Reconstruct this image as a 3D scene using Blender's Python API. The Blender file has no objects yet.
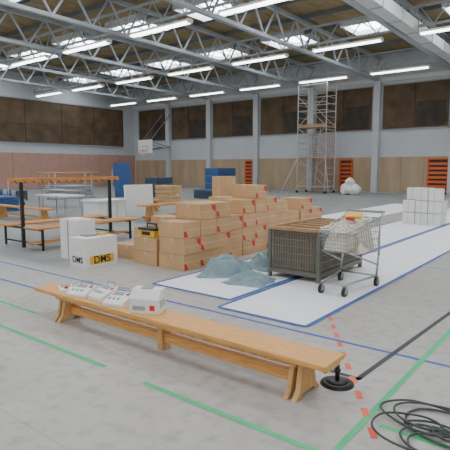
import bpy, bmesh, math, random
from mathutils import Vector, Matrix, noise
random.seed(7)
S=bpy.context.scene
# ---------------------------------------------------------------- materials
def nodes(name):
    m=bpy.data.materials.new(name); m.use_nodes=True
    nt=m.node_tree; b=nt.nodes['Principled BSDF']; return m,nt,b
def mat(name,col,rough=.6,metal=0,var=.08,scale=6,bump=0,emit=0,stretch=None):
    m,nt,b=nodes(name)
    b.inputs['Roughness'].default_value=rough; b.inputs['Metallic'].default_value=metal
    tc=nt.nodes.new('ShaderNodeTexCoord'); mp=nt.nodes.new('ShaderNodeMapping')
    nt.links.new(tc.outputs['Object'],mp.inputs[0])
    if stretch: mp.inputs['Scale'].default_value=stretch
    n=nt.nodes.new('ShaderNodeTexNoise'); n.inputs['Scale'].default_value=scale; n.inputs['Detail'].default_value=4
    nt.links.new(mp.outputs[0],n.inputs['Vector'])
    r=nt.nodes.new('ShaderNodeValToRGB')
    r.color_ramp.elements[0].position=.3; r.color_ramp.elements[1].position=.7
    r.color_ramp.elements[0].color=(*[max(0,c*(1-var)) for c in col],1)
    r.color_ramp.elements[1].color=(*[min(1,c*(1+var)) for c in col],1)
    nt.links.new(n.outputs['Fac'],r.inputs[0]); nt.links.new(r.outputs[0],b.inputs['Base Color'])
    if bump:
        bp=nt.nodes.new('ShaderNodeBump'); bp.inputs['Strength'].default_value=bump; bp.inputs['Distance'].default_value=.02
        nt.links.new(n.outputs['Fac'],bp.inputs['Height']); nt.links.new(bp.outputs[0],b.inputs['Normal'])
    if emit:
        nt.links.new(r.outputs[0],b.inputs['Emission Color']); b.inputs['Emission Strength'].default_value=emit
    return m
def floor_mat():
    m,nt,b=nodes('sports_floor')
    b.inputs['Roughness'].default_value=.34
    tc=nt.nodes.new('ShaderNodeTexCoord')
    n1=nt.nodes.new('ShaderNodeTexNoise'); n1.inputs['Scale'].default_value=.7; n1.inputs['Detail'].default_value=8; n1.inputs['Roughness'].default_value=.65
    nt.links.new(tc.outputs['Object'],n1.inputs['Vector'])
    r=nt.nodes.new('ShaderNodeValToRGB')
    r.color_ramp.elements[0].position=.35; r.color_ramp.elements[1].position=.65
    r.color_ramp.elements[0].color=(.385,.362,.342,1); r.color_ramp.elements[1].color=(.47,.447,.425,1)
    nt.links.new(n1.outputs['Fac'],r.inputs[0])
    r2=nt.nodes.new('ShaderNodeValToRGB')
    r2.color_ramp.elements[0].position=.35; r2.color_ramp.elements[1].position=.65
    r2.color_ramp.elements[0].color=(.24,.265,.27,1); r2.color_ramp.elements[1].color=(.31,.335,.34,1)
    nt.links.new(n1.outputs['Fac'],r2.inputs[0])
    sx=nt.nodes.new('ShaderNodeSeparateXYZ'); nt.links.new(tc.outputs['Object'],sx.inputs[0])
    a=nt.nodes.new('ShaderNodeMapRange'); a.inputs[1].default_value=4.2; a.inputs[2].default_value=4.5
    nt.links.new(sx.outputs[1],a.inputs[0])
    c=nt.nodes.new('ShaderNodeMapRange'); c.inputs[1].default_value=-6.6; c.inputs[2].default_value=-6.9
    nt.links.new(sx.outputs[0],c.inputs[0])
    mu=nt.nodes.new('ShaderNodeMath'); mu.operation='MULTIPLY'
    nt.links.new(a.outputs[0],mu.inputs[0]); nt.links.new(c.outputs[0],mu.inputs[1])
    mx=nt.nodes.new('ShaderNodeMix'); mx.data_type='RGBA'
    nt.links.new(mu.outputs[0],mx.inputs['Factor']); nt.links.new(r.outputs[0],mx.inputs['A']); nt.links.new(r2.outputs[0],mx.inputs['B'])
    br=nt.nodes.new('ShaderNodeTexBrick'); br.inputs['Scale'].default_value=1
    br.inputs['Brick Width'].default_value=9; br.inputs['Row Height'].default_value=1.5; br.inputs['Mortar Size'].default_value=.006
    br.inputs['Color1'].default_value=br.inputs['Color2'].default_value=(1,1,1,1); br.inputs['Mortar'].default_value=(.8,.8,.8,1)
    nt.links.new(tc.outputs['Object'],br.inputs['Vector'])
    m2=nt.nodes.new('ShaderNodeMix'); m2.data_type='RGBA'; m2.blend_type='MULTIPLY'; m2.inputs['Factor'].default_value=1
    nt.links.new(mx.outputs['Result'],m2.inputs['A']); nt.links.new(br.outputs['Color'],m2.inputs['B'])
    n3=nt.nodes.new('ShaderNodeTexNoise'); n3.inputs['Scale'].default_value=9; n3.inputs['Detail'].default_value=10
    nt.links.new(tc.outputs['Object'],n3.inputs['Vector'])
    r3=nt.nodes.new('ShaderNodeValToRGB'); r3.color_ramp.elements[0].position=.3; r3.color_ramp.elements[0].color=(.76,.76,.76,1); r3.color_ramp.elements[1].position=.52
    nt.links.new(n3.outputs['Fac'],r3.inputs[0])
    m3=nt.nodes.new('ShaderNodeMix'); m3.data_type='RGBA'; m3.blend_type='MULTIPLY'; m3.inputs['Factor'].default_value=1
    nt.links.new(m2.outputs['Result'],m3.inputs['A']); nt.links.new(r3.outputs[0],m3.inputs['B'])
    nt.links.new(m3.outputs['Result'],b.inputs['Base Color'])
    return m
M={}
M['floor']=floor_mat()
M['wallgray']=mat('painted_wall_gray',(.51,.54,.57),.8,var=.04,scale=1)
M['pink']=mat('salmon_panel',(.46,.27,.215),.7,var=.06,scale=2)
M['tan']=mat('tan_wood_panel',(.42,.31,.20),.6,var=.12,scale=2,stretch=(1,1,.2))
M['brown']=mat('brown_blind_panel',(.10,.066,.036),.8,var=.35,scale=1.2,bump=.3)
M['brown2']=mat('brown_blind_panel_dark',(.05,.038,.03),.8,var=.3,scale=2)
M['frame']=mat('gray_frame',(.32,.34,.36),.5)
M['ceil']=mat('wood_wool_ceiling',(.34,.255,.135),.9,var=.15,scale=3,bump=.3)
M['steel']=mat('painted_steel',(.40,.44,.47),.45,var=.04)
M['steeld']=mat('painted_steel_dark',(.17,.19,.21),.5,var=.05)
M['duct']=mat('duct_white',(.66,.68,.68),.5,var=.04)
M['sky']=mat('skylight_pane',(.88,.94,1),.5,var=.02,emit=10)
M['tube']=mat('fluorescent_tube',(1,.97,.92),.5,var=.01,emit=8)
M['white']=mat('white_paint',(.78,.78,.77),.5,var=.03)
M['sheet']=mat('white_floor_sheet',(.82,.82,.84),.6,var=.03,scale=2)
M['wood']=mat('bench_wood',(.72,.36,.10),.4,var=.2,scale=5,stretch=(1.2,14,14))
M['wood2']=mat('bench_leg_wood',(.62,.37,.15),.45,var=.2,scale=6,stretch=(4,4,1))
M['orangewood']=mat('orange_wood',(.60,.25,.055),.45,var=.2,scale=4,stretch=(8,1,8))
M['black']=mat('black_plastic',(.015,.015,.017),.45)
M['iron']=mat('black_cast_iron',(.025,.028,.03),.4,metal=.3)
M['chrome']=mat('chrome_wire',(.42,.43,.45),.35,metal=.8)
M['alu']=mat('aluminium',(.50,.51,.52),.4,metal=.5)
M['card']=mat('cardboard',(.56,.35,.18),.8,var=.08,scale=3)
M['cardd']=mat('cardboard_seam',(.27,.16,.08),.8)
M['tape']=mat('brown_packing_tape',(.62,.42,.24),.4)
M['red']=mat('red_print',(.58,.03,.025),.6)
M['orange']=mat('orange_paint',(.62,.12,.025),.5)
M['yellow']=mat('yellow_plastic',(.75,.48,.03),.45)
M['teal']=mat('gray_brown_frame',(.135,.14,.12),.6)
M['ribs']=mat('ribbed_insulation',(.24,.17,.10),.8)
M['mesh']=mat('gray_wire_mesh',(.235,.225,.195),.5,metal=.3)
M['rim']=mat('brown_wood_rim',(.38,.23,.115),.6,var=.15)
M['green']=mat('green_tape',(.06,.48,.19),.6)
M['blue']=mat('blue_tape',(.04,.12,.45),.6)
M['bluegray']=mat('blue_gray_tape',(.20,.27,.40),.6)
M['blackt']=mat('black_tape',(.04,.04,.045),.6)
M['redt']=mat('red_tape',(.78,.13,.06),.6)
M['cloth']=mat('gray_teal_cloth',(.21,.30,.33),.9,var=.10,scale=8,bump=.15)
M['mat']=mat('blue_mat_vinyl',(.035,.10,.27),.5)
M['matd']=mat('dark_blue_mat_vinyl',(.05,.07,.12),.5)
M['paper']=mat('crumpled_paper',(.76,.75,.72),.8,var=.1,scale=30,bump=.6)
M['rope']=mat('pale_netting',(.80,.76,.63),.8,var=.12,scale=20)
M['cable']=mat('rubber_cable',(.05,.062,.057),.5)
M['lcd']=mat('display_gray',(.20,.24,.23),.3)
M['rednet']=mat('red_brown_net',(.34,.15,.09),.8)
M['gray']=mat('gray_plastic',(.33,.34,.35),.5)
# ---------------------------------------------------------------- builder
class B:
    def __init__(s,name): s.n=name; s.bm=bmesh.new(); s.m=[]
    def mi(s,k):
        if k not in s.m: s.m.append(k)
        return s.m.index(k)
    def box(s,lo,hi,k,rot=0,tilt=None):
        i=s.mi(k); c=Vector([(a+b)/2 for a,b in zip(lo,hi)]); d=[abs(b-a) for a,b in zip(lo,hi)]
        mt=Matrix.Diagonal((*d,1)); R=Matrix.Rotation(rot,4,'Z')
        if tilt: R=R@Matrix.Rotation(tilt[1],4,tilt[0])
        r=bmesh.ops.create_cube(s.bm,size=1,matrix=Matrix.Translation(c)@R@mt)
        for v in r['verts']:
            for f in v.link_faces: f.material_index=i
        return r['verts']
    def cyl(s,a,b,r,k,r2=None,seg=10):
        a=Vector(a);b=Vector(b);i=s.mi(k);d=b-a
        q=d.to_track_quat('Z','Y').to_matrix().to_4x4()
        o=bmesh.ops.create_cone(s.bm,cap_ends=True,segments=seg,radius1=r,radius2=r if r2 is None else r2,depth=d.length,matrix=Matrix.Translation((a+b)/2)@q)
        for v in o['verts']:
            for f in v.link_faces: f.material_index=i; f.smooth=seg>8 and len(f.verts)==4
    def bar(s,a,b,w,h,k):
        a=Vector(a);b=Vector(b);i=s.mi(k);d=b-a
        q=d.to_track_quat('Y','Z').to_matrix().to_4x4()
        o=bmesh.ops.create_cube(s.bm,size=1,matrix=Matrix.Translation((a+b)/2)@q@Matrix.Diagonal((w,d.length,h,1)))
        for v in o['verts']:
            for f in v.link_faces: f.material_index=i
    def poly(s,pts,k):
        f=s.bm.faces.new([s.bm.verts.new(p) for p in pts]); f.material_index=s.mi(k); return f
    def prism(s,pts,off,k):
        off=Vector(off);a=[s.bm.verts.new(p) for p in pts];b=[s.bm.verts.new(Vector(p)+off) for p in pts];i=s.mi(k);n=len(a)
        fs=[s.bm.faces.new(a),s.bm.faces.new(b[::-1])]+[s.bm.faces.new((a[j],b[j],b[(j+1)%n],a[(j+1)%n])) for j in range(n)]
        for f in fs: f.material_index=i
        bmesh.ops.recalc_face_normals(s.bm,faces=fs)
    def grid(s,q,nu,nv,r,k):
        q=[Vector(p) for p in q]
        P=lambda u,v:(q[0]*(1-u)+q[1]*u)*(1-v)+(q[3]*(1-u)+q[2]*u)*v
        for i in range(nu+1): s.cyl(P(i/nu,0),P(i/nu,1),r,k,seg=5)
        for i in range(nv+1): s.cyl(P(0,i/nv),P(1,i/nv),r,k,seg=5)
    def done(s,bevel=0,parent=None):
        me=bpy.data.meshes.new(s.n); s.bm.to_mesh(me); s.bm.free()
        for k in s.m: me.materials.append(M[k])
        o=bpy.data.objects.new(s.n,me); S.collection.objects.link(o)
        if bevel:
            b=o.modifiers.new('bevel','BEVEL'); b.width=bevel; b.segments=2; b.limit_method='ANGLE'
        if parent: o.parent=parent
        return o
# ---------------------------------------------------------------- room
YB=31.; XL=-35.; WH=7.35; CH=8.7; YF=-6.
b=B('floor'); b.box((XL-.3,YF,-.1),(9,YB+.3,0),'floor'); b.done()
cols=[-30.4,-25.75,-21.1,-16.45,-11.8,-7.15,-2.5,2.15]
b=B('wall_back')
b.box((XL-.3,YB,0),(9,YB+.3,CH),'wallgray')
b.done()
b=B('wall_left'); b.box((XL-.3,YF,0),(XL,YB,CH),'wallgray'); b.done()
b=B('trim_wood_panelling_back')
xs=[XL]+cols+[9]
for a,c in zip(xs[:-1],xs[1:]):
    n=3; w=(c-a-.5)/n
    for i in range(n):
        x0=a+.25+i*w
        b.box((x0+.01,YB-.06,.1),(x0+w-.01,YB,2.3),'tan')
b.done()
b=B('trim_pilasters_back')
for x in cols: b.box((x-.2,YB-.3,0),(x+.2,YB,WH),'wallgray')
b.box((XL,YB-.12,WH-.35),(9,YB,WH-.1),'duct')
b.done()
b=B('trim_salmon_panelling_left')
for i in range(18):
    y=-5+i*2
    b.box((XL,y+.01,.05),(XL+.06,min(y+1.99,YB),2.75),'pink')
b.done()
b=B('window_1'); y0=-2
b.box((XL,y0,3.5),(XL+.06,29.6,6.75),'brown')
for y in range(0,11): b.box((XL+.05,y0+y*3.16,3.5),(XL+.08,y0+y*3.16+.05,6.75),'brown2')
for z in (3.45,6.75): b.box((XL,y0,z),(XL+.12,29.6,z+.08),'frame')
b.box((XL+.05,y0,4.9),(XL+.08,29.6,4.94),'brown2')
b.done()
k=2
for a,c in zip(xs[:-1],xs[1:]):
    if c>3: continue
    b=B('window_%d'%k); k+=1
    a0=a+.35 if a>XL else a+.8; c0=c-.35
    b.box((a0,YB-.05,4.05),(c0,YB,6.75),'brown')
    m=(a0+c0)/2
    b.box((m+.1,YB-.07,4.15),(c0-.2,YB-.04,5.6),'brown2')
    b.box((m-.02,YB-.08,4.05),(m+.02,YB,6.75),'brown2')
    for z in (3.98,6.75): b.box((a0-.05,YB-.1,z),(c0+.05,YB,z+.07),'frame')
    for x in (a0-.05,c0): b.box((x,YB-.1,4.0),(x+.05,YB,6.8),'frame')
    b.done()
def door(n,x0,x1,top=2.1):
    b=B('door_%d'%n)
    b.box((x0,YB-.1,0.02),(x1,YB-.05,top),'brown2')
    for x in (x0-.06,x1-.02): b.box((x,YB-.16,0),(x+.08,YB-.04,top+.06),'orange')
    b.box((x0,YB-.16,top),(x1,YB-.04,top+.08),'orange')
    nn=7
    for i in range(nn):
        z=.15+i*(top-.2)/nn; b.box((x0,YB-.15,z),(x1,YB-.09,z+.15),'orange')
    b.done()
door(1,-8.5,-7.4); door(2,-14.2,-13.4); door(3,-22.1,-21.5); door(4,-6.9,-5.8)
bays=[-32.6,-28.05,-23.4,-18.75,-14.1,-9.45,-4.8,-.1,4.5]
rows=[-3.6,3.2,10.2,17.0,23.8]
b=B('ceiling')
b.box((XL-.3,YF,CH),(7,YB+.3,CH+.2),'ceil')
for x in [XL+i*1.16 for i in range(36)]: b.box((x-.02,YF,CH-.03),(x+.02,YB,CH),'ceil')
b.done()
k=20
for y in rows:
    for x in bays:
        b=B('window_%d'%k); k+=1
        b.box((x-1.2,y-1,CH-.06),(x+1.2,y+1,CH-.02),'sky')
        for xx in (-1.25,1.2): b.box((x+xx,y-1.05,CH-.3),(x+xx+.05,y+1.05,CH),'duct')
        for yy in (-1.05,1.0): b.box((x-1.2,y+yy,CH-.3),(x+1.2,y+yy+.05,CH),'duct')
        for xx in (-.4,.4): b.box((x+xx-.03,y-1,CH-.1),(x+xx+.03,y+1,CH-.05),'frame')
        b.done()
for x in cols:
    b=B('roof_truss'); z0,z1=7.15,8.45
    b.box((x-.1,YF,z0-.07),(x+.1,YB,z0+.07),'steel')
    b.box((x-.1,YF,z1-.07),(x+.1,YB,z1+.07),'steel')
    n=21; w=(YB-YF)/n
    for i in range(n):
        y=YF+i*w
        b.bar((x,y,z1),(x,y+w/2,z0),.07,.07,'steel'); b.bar((x,y+w/2,z0),(x,y+w,z1),.07,.07,'steel')
    b.done()
b=B('roof_purlins')
for i in range(16):
    y=-4.4+i*2.3
    b.box((XL,y-.05,CH-.2),(7,y+.05,CH-.03),'steeld')
b.done()
for y in (0,7,14.0,21.0,28.0):
    b=B('roof_cross_truss'); z0,z1=7.32,8.1
    b.box((XL,y-.05,z0-.04),(7,y+.05,z0+.04),'steel'); b.box((XL,y-.05,z1-.04),(7,y+.05,z1+.04),'steel')
    n=36; w=42/n
    for i in range(n):
        x=XL+i*w
        b.bar((x,y,z0),(x+w/2,y,z1),.04,.04,'steel'); b.bar((x+w/2,y,z1),(x+w,y,z0),.04,.04,'steel')
    b.done()
b=B('ventilation_duct'); b.box((-6.95,YF,7.1),(-6.45,YB,7.55),'duct')
for i in range(18): b.box((-6.98,-5+i*2,7.07),(-6.42,-4.94+i*2,7.58),'steel')
b.done()
for y in (-.1,6.9,13.9,20.8,27.8):
    for x in bays[:-1]:
        b=B('fluorescent_lamp'); x+=.12 if x>-5 else 0
        b.box((x-1.6,y-.13,6.98),(x+1.6,y+.13,7.06),'white')
        b.box((x-1.55,y-.1,6.92),(x+1.55,y+.1,6.98),'tube')
        for xx in (-1.62,1.58): b.box((x+xx,y-.14,6.91),(x+xx+.04,y+.14,7.07),'white')
        for xx in (-1,1): b.cyl((x+xx,y,7.05),(x+xx,y,7.3),.012,'steeld',seg=6)
        b.done()
# ---------------------------------------------------------------- floor markings
def line(name,a,c,w,k,z=.002,e=None):
    a=Vector((a[0],a[1],0));c=Vector((c[0],c[1],0));d=(c-a).normalized();n=Vector((-d.y,d.x,0))*w/2
    Z=Vector((0,0,z)); b=e or B(name); b.poly([a-n+Z,c-n+Z,c+n+Z,a+n+Z],k)
    if not e: b.done()
b=B('floor_marking_green')
for a,c in [((-16,2.37),(-3.08,2.37)),((-2.62,2.36),(.6,2.36)),((-14,2.83),(-4.9,2.83)),((-1.0,2.86),(3,2.86)),((-1.1,1.2),(-1.1,26))]: line('',a,c,.045,'green',.0025,b)
b.done()
b=B('floor_marking_blue')
for a,c in [((-9,4.09),(3,4.09)),((-13,3.43),(-5.05,3.43))]: line('',a,c,.045,'blue',.002,b)
line('',(-2.2,8.1),(4,8.1),.05,'bluegray',.002,b)
b.done()
b=B('floor_marking_black')
for a,c in [((-1.38,3.4),(-1.18,7)),((-1.18,7),(-1.0,20)),((-1.9,3.42),(-1.36,3.42))]: line('',a,c,.045,'blackt',.0022,b)
line('',(-20,7.6),(-7,7.6),.05,'blackt',.0022,b)
b.done()
b=B('floor_marking_red_dashes')
p0=Vector((-2.5,5.12));p1=Vector((-.6,2.1));L=(p1-p0).length;d=(p1-p0)/L;t=0
while t<L:
    line('',p0+d*t,p0+d*(t+.12),.045,'redt',.0028,b); t+=.25
b.done()
def strip(x0,x1,y0,y1):
    b=B('white_floor_sheet'); b.box((x0,y0,.0031),(x1,y1,.006),'sheet')
    for a,c in [((x0,y0),(x1,y0)),((x0,y1),(x1,y1)),((x0,y0),(x0,y1)),((x1,y0),(x1,y1))]: line('',a,c,.05,'blue',.008,b)
    b.done()
strip(-4.85,-3.5,4.58,22); strip(-3.42,-2.28,4.25,22); strip(-7.5,-5.75,9,22)
# ---------------------------------------------------------------- foreground gym bench
b=B('gym_bench')
b.box((-4.85,2.81,.262),(-1.36,3.11,.30),'wood')
b.box((-4.5,2.93,.07),(-1.6,2.99,.15),'wood')
b.box((-4.5,2.84,.225),(-1.6,2.865,.262),'wood2')
for x in (-4.43,-3.0,-1.62):
    if x==-3.0:
        b.box((x-.03,2.9,.0),(x+.03,3.02,.262),'wood2'); continue
    for dx in (-.05,.02):
        b.prism([(x+dx,2.78,0),(x+dx,2.84,.06),(x+dx,2.88,.262),(x+dx,3.04,.262),(x+dx,3.08,.06),(x+dx,3.14,0),(x+dx,3.07,0),(x+dx,3.03,.03),(x+dx,2.89,.03),(x+dx,2.85,0)],(.04,0,0),'wood2')
    b.box((x-.05,2.9,.2),(x+.06,3.02,.26),'wood2')
b.box((-1.4,2.85,.235),(-1.37,3.07,.262),'wood2')
b.done(.006)
def console(x,y,z,rot,w=.22,dp=.2,h=.08):
    b=B('scoring_console')
    R=Matrix.Rotation(rot,4,'Z')
    b.prism([(-w/2,-dp/2,0),(-w/2,dp/2,0),(-w/2,dp/2,h),(-w/2,-dp/2+.02,h*.45),(-w/2,-dp/2,h*.3)],(w,0,0),'white')
    def onface(x0,x1,t0,t1,k,th=.006):
        y0=-dp/2+.02+(dp-.02)*t0; y1=-dp/2+.02+(dp-.02)*t1; z0=h*.45+h*.55*t0; z1=h*.45+h*.55*t1
        b.prism([(x0,y0,z0),(x1,y0,z0),(x1,y1,z1),(x0,y1,z1)],(0,-.3*th,th),k)
    onface(-w*.4,w*.12,.6,.88,'gray'); onface(w*.25,w*.4,.65,.82,'red')
    for i in range(3): onface(-w*.4+i*w*.22,-w*.4+i*w*.22+w*.1,.2,.36,'lcd')
    for s_ in (-1,1): b.cyl((s_*w*.3,dp/2-.02,h-.01),(s_*w*.3,dp/2-.01,h+.035),.006,'gray',seg=8)
    b.cyl((-w*.3,dp/2-.01,h+.035),(w*.3,dp/2-.01,h+.035),.007,'gray',seg=8)
    for v in b.bm.verts: v.co=R@v.co
    o=b.done(.003); o.location=(x,y,z)
console(-4.17,2.94,.3005,.25,.24,.2,.09); console(-3.87,2.98,.3005,-.1,.22,.22,.12); console(-3.60,2.95,.3005,.3,.22,.22,.1)
b=B('white_control_box')
b.prism([(-.13,-.09,0),(-.13,.09,0),(-.13,.09,.21),(-.13,-.02,.21),(-.13,-.09,.13)],(.28,0,0),'white')
b.box((-.1,-.093,.03),(.02,-.088,.07),'gray'); b.box((.06,-.093,.03),(.11,-.088,.08),'red')
b.box((-.05,-.02,.21),(.06,.05,.22),'gray')
for i in range(4): b.box((.148,-.06+i*.035,.05),(.153,-.045+i*.035,.12),'gray')
for v in b.bm.verts: v.co=Matrix.Rotation(.45,4,'Z')@v.co
o=b.done(.006); o.location=(-3.22,2.96,.3005)
b=B('white_flat_panel')
b.box((-.12,-.07,0),(.12,.07,.03),'white'); b.box((-.1,-.05,.03),(0,.05,.034),'lcd'); b.cyl((.06,0,.03),(.06,0,.05),.02,'red')
o=b.done(.004); o.location=(-4.48,2.96,.3005); o.rotation_euler=(0,0,-.5)
b=B('floor_stand'); x,y=-1.47,3.24
for r0,r1,z0,z1 in [(.125,.12,0,.012),(.12,.085,.012,.022),(.085,.04,.022,.032)]: b.cyl((x,y,z0),(x,y,z1),r0,'iron',r1,32)
b.cyl((x,y,.03),(x,y,.15),.017,'iron'); b.cyl((x,y,.15),(x,y,.21),.012,'gray'); b.cyl((x,y,.1),(x,y,.115),.026,'iron')
b.done()
def curve(name,pts,r,k):
    c=bpy.data.curves.new(name,'CURVE'); c.dimensions='3D'; c.bevel_depth=r; c.bevel_resolution=3
    s=c.splines.new('NURBS'); s.points.add(len(pts)-1); s.use_endpoint_u=True; s.order_u=4
    for i,p in enumerate(pts): s.points[i].co=(*p,1)
    c.materials.append(M[k]); o=bpy.data.objects.new(name,c); S.collection.objects.link(o); return o
pts=[]
rr=random.Random(5)
for i in range(96):
    a=i*.55; r=.15+.08*math.sin(i*.37)+.04*rr.random()
    cx=-.68+.12*math.sin(i*.13); cy=2.96+.12*math.cos(i*.17)
    pts.append((cx+r*1.3*math.cos(a),cy+r*.9*math.sin(a),.009+.02*(i/96)+.01*rr.random()))
pts+= [(-.55,2.95,.02),(-.35,3.1,.012),(-.1,3.0,.012),(.3,2.9,.012)]
curve('coiled_cable',pts,.0072,'cable')
curve('thin_wire',[(-3.1,2.5,.004),(-2.9,2.42,.004),(-2.8,2.55,.004),(-2.95,2.6,.004),(-3.3,2.62,.004),(-3.6,2.7,.004)],.003,'white')
# ---------------------------------------------------------------- shopping cart
b=B('shopping_cart')
xl,xr=-2.88,-2.36; fl,fr=-2.80,-2.44; yf,yr=5.52,6.42
zt_r,zt_f=.93,.80; zb_r,zb_f=.46,.55
A=[(fl+.03,yf+.07,zb_f),(fr-.03,yf+.07,zb_f),(xr-.03,yr,zb_r),(xl+.03,yr,zb_r)]
T=[(fl,yf,zt_f),(fr,yf,zt_f),(xr,yr,zt_r),(xl,yr,zt_r)]
b.grid(A,8,12,.003,'chrome')
for i,n in ((0,9),(1,18),(2,11),(3,18)):
    j=(i+1)%4; b.grid([A[i],A[j],T[j],T[i]],n,5,.0036,'chrome'); b.cyl(T[i],T[j],.010,'chrome')
for s_ in (0,1):
    xR=(xl,xr)[s_]; xF=(fl,fr)[s_]
    b.cyl((xR,yr,zt_r),(xR,yr+.14,1.0),.013,'chrome'); b.cyl((xR,yr,zt_r),(xR,yr,zb_r-.04),.013,'chrome')
    b.cyl((xR,yr,zb_r-.04),(xR,yr-.06,.15),.014,'chrome'); b.cyl((xR,yr-.06,.15),(xF+.02*(1-2*s_),yf+.05,.15),.014,'chrome')
    b.cyl((xF,yf+.1,zb_f),(xR,yr-.05,.3),.012,'chrome')
    for px,py in ((xR,yr-.04),(xF+.02*(1-2*s_),yf+.06)):
        b.cyl((px,py,.15),(px,py,.12),.018,'gray')
        b.box((px-.024,py-.03,.06),(px-.018,py+.02,.13),'gray'); b.box((px+.018,py-.03,.06),(px+.024,py+.02,.13),'gray')
        b.cyl((px-.017,py-.01,.064),(px+.017,py-.01,.064),.064,'black',seg=20)
        b.cyl((px-.019,py-.01,.064),(px+.019,py-.01,.064),.03,'gray',seg=12)
b.cyl((xl-.01,yr+.14,1.0),(xr+.01,yr+.14,1.0),.018,'gray')
b.cyl((xl,yr-.06,.15),(xr,yr-.06,.15),.012,'chrome'); b.cyl((fl+.02,yf+.05,.15),(fr-.02,yf+.05,.15),.012,'chrome')
def heap(b,x0,x1,y0,y1,z0,top,k,n=22,seed=0,amp=.08):
    vs=[]
    for i in range(n+1):
        row=[]
        for j in range(n+1):
            u,v=i/n,j/n; e=min(1,6*min(u,1-u,v,1-v))
            z=z0+(top-z0)*(e**.5)*(.75+.25*math.sin(math.pi*u)*math.sin(math.pi*v))+amp*noise.noise(Vector((u*6+seed,v*6,seed)))*e+amp*.4*noise.noise(Vector((u*16+seed,v*16,seed)))*e
            row.append(b.bm.verts.new((x0+(x1-x0)*u,y0+(y1-y0)*v,z)))
        vs.append(row)
    mi=b.mi(k)
    for i in range(n):
        for j in range(n):
            f=b.bm.faces.new((vs[i][j],vs[i+1][j],vs[i+1][j+1],vs[i][j+1])); f.material_index=mi
heap(b,fl+.04,fr-.04,yf+.06,yf+.45,.57,.84,'rope',seed=3,amp=.12); heap(b,xl+.05,xr-.05,yf+.36,yr-.03,.5,.92,'rope',seed=9,amp=.12)
rr=random.Random(3)
for s_ in range(46):
    cx=rr.uniform(xl+.12,xr-.12); cy=rr.uniform(yf+.12,yr-.1); cz=.74+.12*rr.random()+.1*(cy-yf)
    p=None; R0=rr.uniform(.05,.09); th=rr.uniform(0,6); tx=rr.uniform(-.5,.5); ty=rr.uniform(-.5,.5)
    for i in range(11):
        a=th+i*.6; q=(min(xr-.03,max(xl+.03,cx+R0*math.cos(a)*1.1)),min(yr-.03,max(yf+.05,cy+R0*math.sin(a)*1.4)),cz+R0*(tx*math.cos(a)+ty*math.sin(a))+.012*math.sin(i*2))
        if p: b.cyl(p,q,.009,'rope' if s_%4 else 'paper',seg=6)
        p=q
b.box((-2.72,6.02,.955),(-2.5,6.22,.99),'yellow',rot=.3,tilt=('X',.2)); b.box((-2.62,5.9,.93),(-2.53,5.97,.965),'red',rot=-.4)
b.done()
# ---------------------------------------------------------------- crate
b=B('pallet_crate'); x0,x1,y0,y1,z0,z1=-3.84,-3.04,6.0,7.45,.08,.76
b.box((x0+.03,y0+.03,z0),(x1-.03,y1-.03,z1-.09),'ribs')
n=18
for i in range(n):
    x=x0+.05+(x1-x0-.1)*i/(n-1); b.cyl((x,y0+.01,z0+.04),(x,y0+.01,z1-.06),.010,'mesh',seg=8)
n=30
for i in range(n):
    y=y0+.05+(y1-y0-.1)*i/(n-1); b.cyl((x1-.01,y,z0+.04),(x1-.01,y,z1-.06),.010,'mesh',seg=8)
for i in range(6):
    z=z0+.1+i*.1
    b.cyl((x0,y0,z),(x1,y0,z),.007,'mesh',seg=6); b.cyl((x1,y0,z),(x1,y1,z),.007,'mesh',seg=6)
for x in (x0,x1):
    for y in (y0,y1): b.box((x-.025,y-.025,.0),(x+.025,y+.025,z1-.02),'teal')
for y in (y0,y1): b.box((x0,y-.03,z0),(x1,y+.03,z0+.06),'teal')
for x in (x0,x1): b.box((x-.03,y0,z0),(x+.03,y1,z0+.06),'teal')
for y in (y0,y1): b.box((x0-.03,y-.035,z1-.05),(x1+.03,y+.035,z1),'rim')
for x in (x0,x1): b.box((x-.035,y0+.035,z1-.05),(x+.035,y1-.035,z1),'rim')
b.box((x0+.03,y0+.03,z1-.1),(x1-.03,y1-.03,z1-.05),'rim')
for i in range(5):
    y=y0+.12+i*.27; b.box((x0+.04,y,z1-.05),(x1-.04,y+.14,z1-.025),'cardd')
b.done(.003)
# blanket: flat crumpled sheets with sharp creases
def cloth(b,cx,cy,rx,ry,h,seed,rot,base=.006):
    mi=b.mi('cloth'); N=70
    c,s=math.cos(rot),math.sin(rot); vs=[]
    for i in range(N+1):
        row=[]
        for j in range(N+1):
            u=i/N*2-1; v=j/N*2-1
            eu=1+.22*noise.noise(Vector((v*1.5,seed,0))); ev=1+.22*noise.noise(Vector((u*1.5,0,seed)))
            x=u*rx*eu; y=v*ry*ev
            wx=x+.12*noise.noise(Vector((x*3,y*3,seed))); wy=y+.12*noise.noise(Vector((x*3,y*3,seed+9)))
            r1=1-2.2*abs(noise.noise(Vector((wx*3.6+seed,wy*2.2,seed))))
            r2=1-2.2*abs(noise.noise(Vector((wx*7,wy*9+seed,seed+2))))
            edge=min(1,3.2*(1-max(abs(u),abs(v)))); mound=math.cos(min(1,math.hypot(u,v))*math.pi/2)
            z=base+h*(.55*mound+edge*(.5*max(0,r1)+.2*max(0,r2)))+.012*max(0,r2)
            row.append(b.bm.verts.new((cx+x*c-y*s,cy+x*s+y*c,max(.006,z))))
        vs.append(row)
    for i in range(N):
        for j in range(N):
            f=b.bm.faces.new((vs[i][j],vs[i+1][j],vs[i+1][j+1],vs[i][j+1])); f.material_index=mi; f.smooth=True
b=B('crumpled_blanket'); cloth(b,-4.50,5.78,.36,.40,.23,2.3,.5); b.done()
b=B('crumpled_blanket'); cloth(b,-3.86,5.50,.31,.28,.12,5.1,.2); cloth(b,-4.25,6.50,.27,.32,.22,7.7,-.1); b.done()
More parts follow.
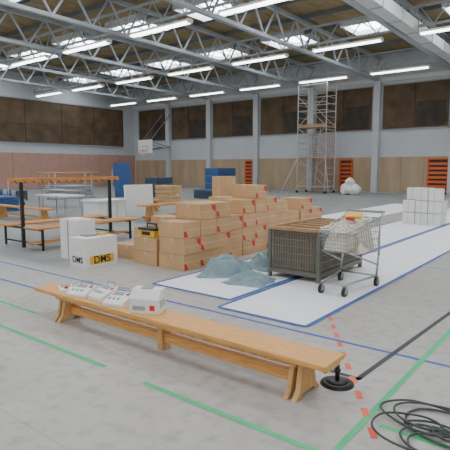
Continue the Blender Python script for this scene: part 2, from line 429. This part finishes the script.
# ---------------------------------------------------------------- cardboard boxes
def cbox(b,x0,y0,z0,w,d,h,red=0):
    x1,y1,z1=x0+w,y0+d,z0+h; e=.008
    b.box((x0+e,y0+e,z0+.003),(x1-e,y1-e,z1-.003),'card')
    b.box((x0+w*.46,y0+e,z1-.004),(x0+w*.54,y1-e,z1-.001),'tape')
    b.box((x1-e,y0+e,z0+h*.47),(x1-e+.002,y1-e,z0+h*.54),'tape')
    b.box((x0+w*.46,y0+e-.002,z0+h*.7),(x0+w*.54,y0+e,z1-.004),'tape')
    X=x1-e+.004
    if red&1:
        b.poly([(X,y1-.02,z1-.02),(X,y1-.02,z0+h*.45),(X,y1-.02-d*.18,z0+h*.62),(X,y1-.02-d*.26,z1-.02)],'red')
    if red&2:
        b.poly([(X,y0+.02,z0+.02),(X,y0+.02+d*.22,z0+.02),(X,y0+.02+d*.12,z0+h*.4),(X,y0+.02,z0+h*.5)],'red')
b=B('cardboard_box_stack')
h=.255
heights=[3,4,4,3,4,5,4]
y=5.42; rb=random.Random(11)
for i,n in enumerate(heights):
    xo=-5.62-.03*i
    for j in range(n): cbox(b,xo+.04*rb.random(),y,j*h,.56,.41,h,rb.choice([0,1,3,1,2]))
    m=max(1,n-(1 if i%2 else 2))
    if i==0: m=2
    for j in range(m): cbox(b,xo-.6,y+.02,j*h*(.9 if i==0 else 1),.56,.41,h*(.9 if i==0 else 1),0)
    y+=.43
b.done()
b=B('cardboard_box_stack')
cbox(b,-6.9,5.6,0,.6,.4,.25); cbox(b,-6.9,6.05,0,.6,.4,.25); cbox(b,-6.9,6.05,.25,.6,.4,.25)
b.done()
b=B('cardboard_box_stack')
for i,n in enumerate([3,3,2,3,2]):
    for j in range(n): cbox(b,-6.6+(i%2)*.03,8.9+i*.62,j*.28,.6,.58,.28,rb.choice([0,1,3]))
b.done()
b=B('tall_cardboard_box'); cbox(b,-6.9,8.35,0,.38,.4,1.42); b.done()
b=B('yellow_tool_box'); x,y,z=-5.96,5.62,.462
b.box((x-.17,y-.13,z),(x+.19,y+.13,z+.13),'yellow'); b.box((x-.18,y-.14,z+.11),(x+.2,y+.14,z+.15),'black')
b.cyl((x-.1,y,z+.15),(x-.1,y,z+.21),.012,'black'); b.cyl((x+.12,y,z+.15),(x+.12,y,z+.21),.012,'black'); b.cyl((x-.1,y,z+.21),(x+.12,y,z+.21),.014,'black')
b.box((x-.1,y-.134,z+.03),(x+.1,y-.13,z+.09),'black')
b.done(.008)
# ---------------------------------------------------------------- white printed boxes
def text(parent,s,size,loc,rot,k):
    c=bpy.data.curves.new('lettering','FONT'); c.body=s; c.size=size; c.extrude=.001; c.offset=.002; c.materials.append(M[k]); c.align_x='CENTER'
    o=bpy.data.objects.new('lettering',c); S.collection.objects.link(o); o.location=loc; o.rotation_euler=rot; o.parent=parent
b=B('printed_white_box')
b.box((-6.84,4.62,0),(-6.42,5.26,.48),'white'); b.box((-6.42,4.70,.05),(-6.418,5.18,.19),'yellow')
b.box((-6.8,4.8,.48),(-6.6,5.0,.51),'gray'); b.box((-6.7,5.05,.48),(-6.55,5.15,.52),'yellow')
b.box((-6.84,4.93,.479),(-6.42,4.945,.482),'gray')
o=b.done(.004)
text(o,'DMS',.14,(-6.63,4.615,.08),(math.pi/2,0,0),'black'); text(o,'DMS',.17,(-6.415,4.94,.065),(math.pi/2,0,math.pi/2),'black')
b=B('white_carton'); b.box((-7.6,4.95,0),(-7.12,5.35,.70),'white'); b.box((-7.38,4.945,.0),(-7.35,4.95,.70),'gray'); b.box((-7.57,5.0,.70),(-7.17,5.3,.71),'paper'); b.done(.005)
# ---------------------------------------------------------------- changing bench with coat rail
b=B('changing_room_bench')
ya,yb=5.0,7.5
for y in (ya+.15,yb-.15):
    b.box((-9.23,y-.03,0),(-9.17,y+.03,1.36),'black')
    for x in (-8.5,-9.9): b.box((x-.02,y-.02,0),(x+.02,y+.02,.42),'black')
    b.box((-9.92,y-.02,.38),(-8.48,y+.02,.42),'black'); b.box((-9.92,y-.02,.1),(-8.48,y+.02,.13),'black')
for x in (-8.85,-8.68,-8.51,-9.55,-9.72,-9.89): b.box((x-.07,ya,.42),(x+.07,yb,.45),'orangewood')
for x in (-8.8,-8.6): b.box((x-.05,ya,.13),(x+.05,yb,.15),'orangewood')
b.box((-9.25,ya-.1,1.32),(-9.15,yb+.1,1.40),'orangewood')
for i in range(14):
    y=ya+i*.19; b.cyl((-9.15,y,1.34),(-9.07,y,1.30),.01,'black',seg=6)
b.done(.004)
def lowbench(x0,x1,y0,y1,z=.42):
    b=B('wooden_bench'); b.box((x0,y0,z-.04),(x1,y1,z),'orangewood')
    L_x=(x1-x0)>(y1-y0)
    for t in (.12,.88):
        if L_x: x=x0+(x1-x0)*t; b.prism([(x,y0-.02,0),(x,y0+.06,z-.04),(x,y1-.06,z-.04),(x,y1+.02,0)],(.05,0,0),'wood2')
        else: y=y0+(y1-y0)*t; b.prism([(x0-.02,y,0),(x0+.06,y,z-.04),(x1-.06,y,z-.04),(x1+.02,y,0)],(0,.05,0),'wood2')
    b.box((x0+.1,(y0+y1)/2-.03 if L_x else y0+.1,.1),(x1-.1,(y0+y1)/2+.03 if L_x else y1-.1,.16),'orangewood'); b.done()
lowbench(-11.0,-10.6,9.8,12.4,.5); lowbench(-13.5,-13.1,10.4,13.0); lowbench(-16,-12.8,7.9,8.2,.4)
def table(name,cx,cy,w,d,h,k='white',leg='gray'):
    b=B(name); b.box((cx-w/2,cy-d/2,h-.04),(cx+w/2,cy+d/2,h),k)
    for sx in (-1,1):
        for sy in (-1,1): b.cyl((cx+sx*(w/2-.08),cy+sy*(d/2-.08),0),(cx+sx*(w/2-.08),cy+sy*(d/2-.08),h-.04),.02,leg,seg=8)
    b.done()
b=B('white_cabinet')
b.box((-12.1,8.7,.05),(-11.4,9.7,.62),'white'); b.box((-12.15,8.65,.62),(-11.35,9.75,.67),'white')
b.box((-12.1,8.72,0),(-11.42,9.68,.05),'gray')
for y in (9.0,9.35): b.box((-11.4,y,.08),(-11.395,y+.02,.6),'gray')
b.done(.004)
b=B('upright_white_board'); b.box((-11.62,9.85,.06),(-11.56,11.0,1.08),'white',tilt=('Y',-.06))
for y in (9.95,10.85): b.box((-11.85,y,0),(-11.3,y+.05,.06),'gray')
b.done(.004)
table('folding_table',-14.2,9.3,1.6,.8,.72); table('folding_table',-17.5,11.5,1.8,.8,.72,'gray')
# parallel bars in the left background
b=B('parallel_bars')
for x in (-22.3,-21.75):
    b.cyl((x,13.4,1.35),(x,16.8,1.35),.035,'orangewood')
    for y in (14.0,16.2): b.cyl((x,y,.06),(x,y,1.34),.03,'steel')
for y in (14.0,16.2): b.box((-22.5,y-.05,0),(-21.55,y+.05,.08),'gray')
for x in (-22.3,-21.75): b.box((x-.05,13.9,0),(x+.05,16.3,.06),'gray')
b.done()
def matstack(name,x0,x1,y0,y1,h,n,k='mat'):
    b=B(name); t=h/n
    for i in range(n): b.box((x0+.03*random.random(),y0,i*t+.005),(x1-.03*random.random(),y1,(i+1)*t-.01),k)
    if n>3: b.box((x0-.02,(y0+y1)/2-.05,h*.4),(x1+.02,(y0+y1)/2+.05,h*.5),'white')
    b.done(.02)
b=B('upright_blue_mat'); b.box((-19.9,16.2,.1),(-19.6,17.1,1.85),'mat',tilt=('Y',-.08)); b.box((-20.2,16.1,.0),(-19.3,17.2,.1),'gray')
for y in (16.2,17.1): b.cyl((-20.1,y,.05),(-20.0,y,1.5),.03,'steel')
b.done(.02)
matstack('crash_mat',-20.2,-19.2,18.6,19.8,1.1,3,'matd'); matstack('crash_mat',-22.1,-20.9,26.0,28.0,1.6,3,'mat')
matstack('gym_mat_stack',-19.5,-17.3,7.9,9.6,.55,6,'mat'); matstack('gym_mat_stack',-26,-24,16,18,.6,5,'gray')
matstack('vaulting_box',-16.9,-15.7,16.2,16.8,.8,4,'card')
matstack('gym_mat_stack',-17.4,-15.5,19.5,21.5,.45,5,'matd'); matstack('gym_mat_stack',-24,-22.6,11,13,.5,5,'matd')
b=B('equipment_trolley')
b.box((-21.5,10.2,.25),(-19.3,11.0,.3),'gray')
for x in (-21.4,-19.4):
    for y in (10.3,10.9): b.cyl((x,y,.12),(x,y,1.1),.025,'steel'); b.cyl((x-.02,y,.1),(x+.02,y,.1),.1,'black',seg=12)
    b.cyl((x,10.3,1.1),(x,10.9,1.1),.025,'steel')
for i in range(6): b.cyl((-21.3+i*.35,10.6,.3),(-21.3+i*.35,10.6,.7),.08,'gray' if i%2 else 'mat')
b.done()
# ---------------------------------------------------------------- white foam blocks
b=B('white_block_stack'); s=.33
for (i,j,n) in [(0,0,2),(1,0,3),(2,0,3),(0,1,3),(1,1,3),(2,1,2)]:
    for k in range(n):
        x=-4.55+i*(s+.018)+.02*random.random(); y=14.1+j*(s+.02)+.03*random.random()
        b.box((x,y,k*(s+.018)+.004),(x+s,y+s,k*(s+.018)+s+.004),'white')
        b.box((x+s*.45,y-.003,k*(s+.018)+.01),(x+s*.48,y,k*(s+.018)+s),'gray')
        if k<n-1: b.box((x+.05,y+.05,k*(s+.018)+s),(x+s-.05,y+s-.05,k*(s+.018)+s+.018),'gray')
b.done(.012)
b=B('white_block_stack')
for k in range(3): b.box((-4.0,17.5,k*.4+.004),(-3.2,18.1,k*.4+.395),'white')
b.done(.02)
# ---------------------------------------------------------------- scaffold tower
b=B('scaffold_tower'); x0,x1,y0,y1=-15.9,-13.9,28.0,29.3
for x in (x0,x1):
    for y in (y0,y1): b.cyl((x,y,.1),(x,y,6.9),.035,'alu',seg=8); b.cyl((x,y,0),(x,y,.15),.08,'black',seg=10)
    for i in range(17): b.cyl((x,y0,.4+i*.4),(x,y1,.4+i*.4),.02,'alu',seg=6)
for z in (.4,2.3,4.2,5.2,5.7,6.2,6.8):
    for y in (y0,y1): b.cyl((x0,y,z),(x1,y,z),.025,'alu',seg=6)
for z in (.4,2.3,4.2):
    b.cyl((x0,y0,z),(x1,y0,z+1.9),.02,'alu',seg=6); b.cyl((x1,y1,z),(x0,y1,z+1.9),.02,'alu',seg=6)
    b.cyl((x1,y0,z),(x0,y0,z+1.9),.02,'alu',seg=6)
for z in (2.25,4.2): b.box((x0+.05,y0+.05,z-.03),(x1-.05,y1-.05,z+.03),'card')
b.box((x0,y0-.03,4.2),(x1,y0-.01,4.35),'rim')
for i in range(12): b.cyl((x0+.6+.03*i,y0+.5,.3+i*.33),(x0+1.0+.03*i,y0+.5,.3+i*.33),.015,'alu',seg=6)
for s_ in (0,.4): b.cyl((x0+.6+s_,y0+.5,.1),(x0+.98+s_,y0+.5,4.2),.02,'alu',seg=6)
for sx in (x0,x1):
    b.cyl((sx,y0,2.2),(sx+(-.7 if sx==x0 else .7),y0-.9,.02),.025,'alu',seg=6)
b.done()
b=B('safety_net'); b.grid([(x0+.1,y1+.1,.012),(x1-.1,y1+.1,.012),(x1-.1,y1+.1,3.9),(x0+.1,y1+.1,3.9)],16,26,.012,'rednet'); b.done()
b=B('white_sack')
for cx,cz,r in ((-12.2,.35,.38),(-11.7,.3,.32),(-12.0,.75,.28)):
    o=bmesh.ops.create_icosphere(b.bm,subdivisions=3,radius=r,matrix=Matrix.Translation((cx,27.5,cz)))
    for v in o['verts']: v.co+=Vector((1,1,1))*.12*noise.noise(v.co*4); v.co.z=max(0.01,v.co.z)
b.mi('paper'); b.done()
# ---------------------------------------------------------------- basketball hoop
b=B('basketball_hoop'); x,y=-30.7,28.4
b.box((x-.85,y-.02,2.85),(x+.85,y+.02,3.95),'white')
b.box((x-.3,y-.03,3.0),(x+.3,y-.021,3.45),'orange'); b.box((x-.25,y-.035,3.05),(x+.25,y-.03,3.4),'white')
for s_ in (-.5,.5):
    b.cyl((x+s_,y+.05,3.8),(x+s_,YB-.1,6.2),.04,'steeld',seg=8); b.cyl((x+s_,y+.05,3.1),(x+s_,YB-.1,3.4),.04,'steeld',seg=8); b.cyl((x+s_,y+.05,3.8),(x+s_,YB-.1,3.4),.03,'steeld',seg=8)
R=.23; N=20
for i in range(N):
    a=2*math.pi*i/N;c=2*math.pi*(i+1)/N
    b.cyl((x+R*math.cos(a),y-.3+R*math.sin(a),3.05),(x+R*math.cos(c),y-.3+R*math.sin(c),3.05),.015,'orange',seg=6)
    b.cyl((x+R*math.cos(a),y-.3+R*math.sin(a),3.05),(x+R*.6*math.cos(c),y-.3+R*.6*math.sin(c),2.65),.006,'white',seg=4)
b.done()
# ---------------------------------------------------------------- light + camera
w=bpy.data.worlds.new('World'); S.world=w; w.use_nodes=True
bg=w.node_tree.nodes['Background']; bg.inputs[0].default_value=(1,.98,.955,1); bg.inputs[1].default_value=.75
cam=bpy.data.cameras.new('Camera'); co=bpy.data.objects.new('Camera',cam); S.collection.objects.link(co)
cam.sensor_width=36; cam.lens=485/450*36; cam.clip_end=200
co.location=(0,0,1.6); co.rotation_euler=(math.pi/2-math.atan(57/485),0,math.radians(38)); S.camera=co
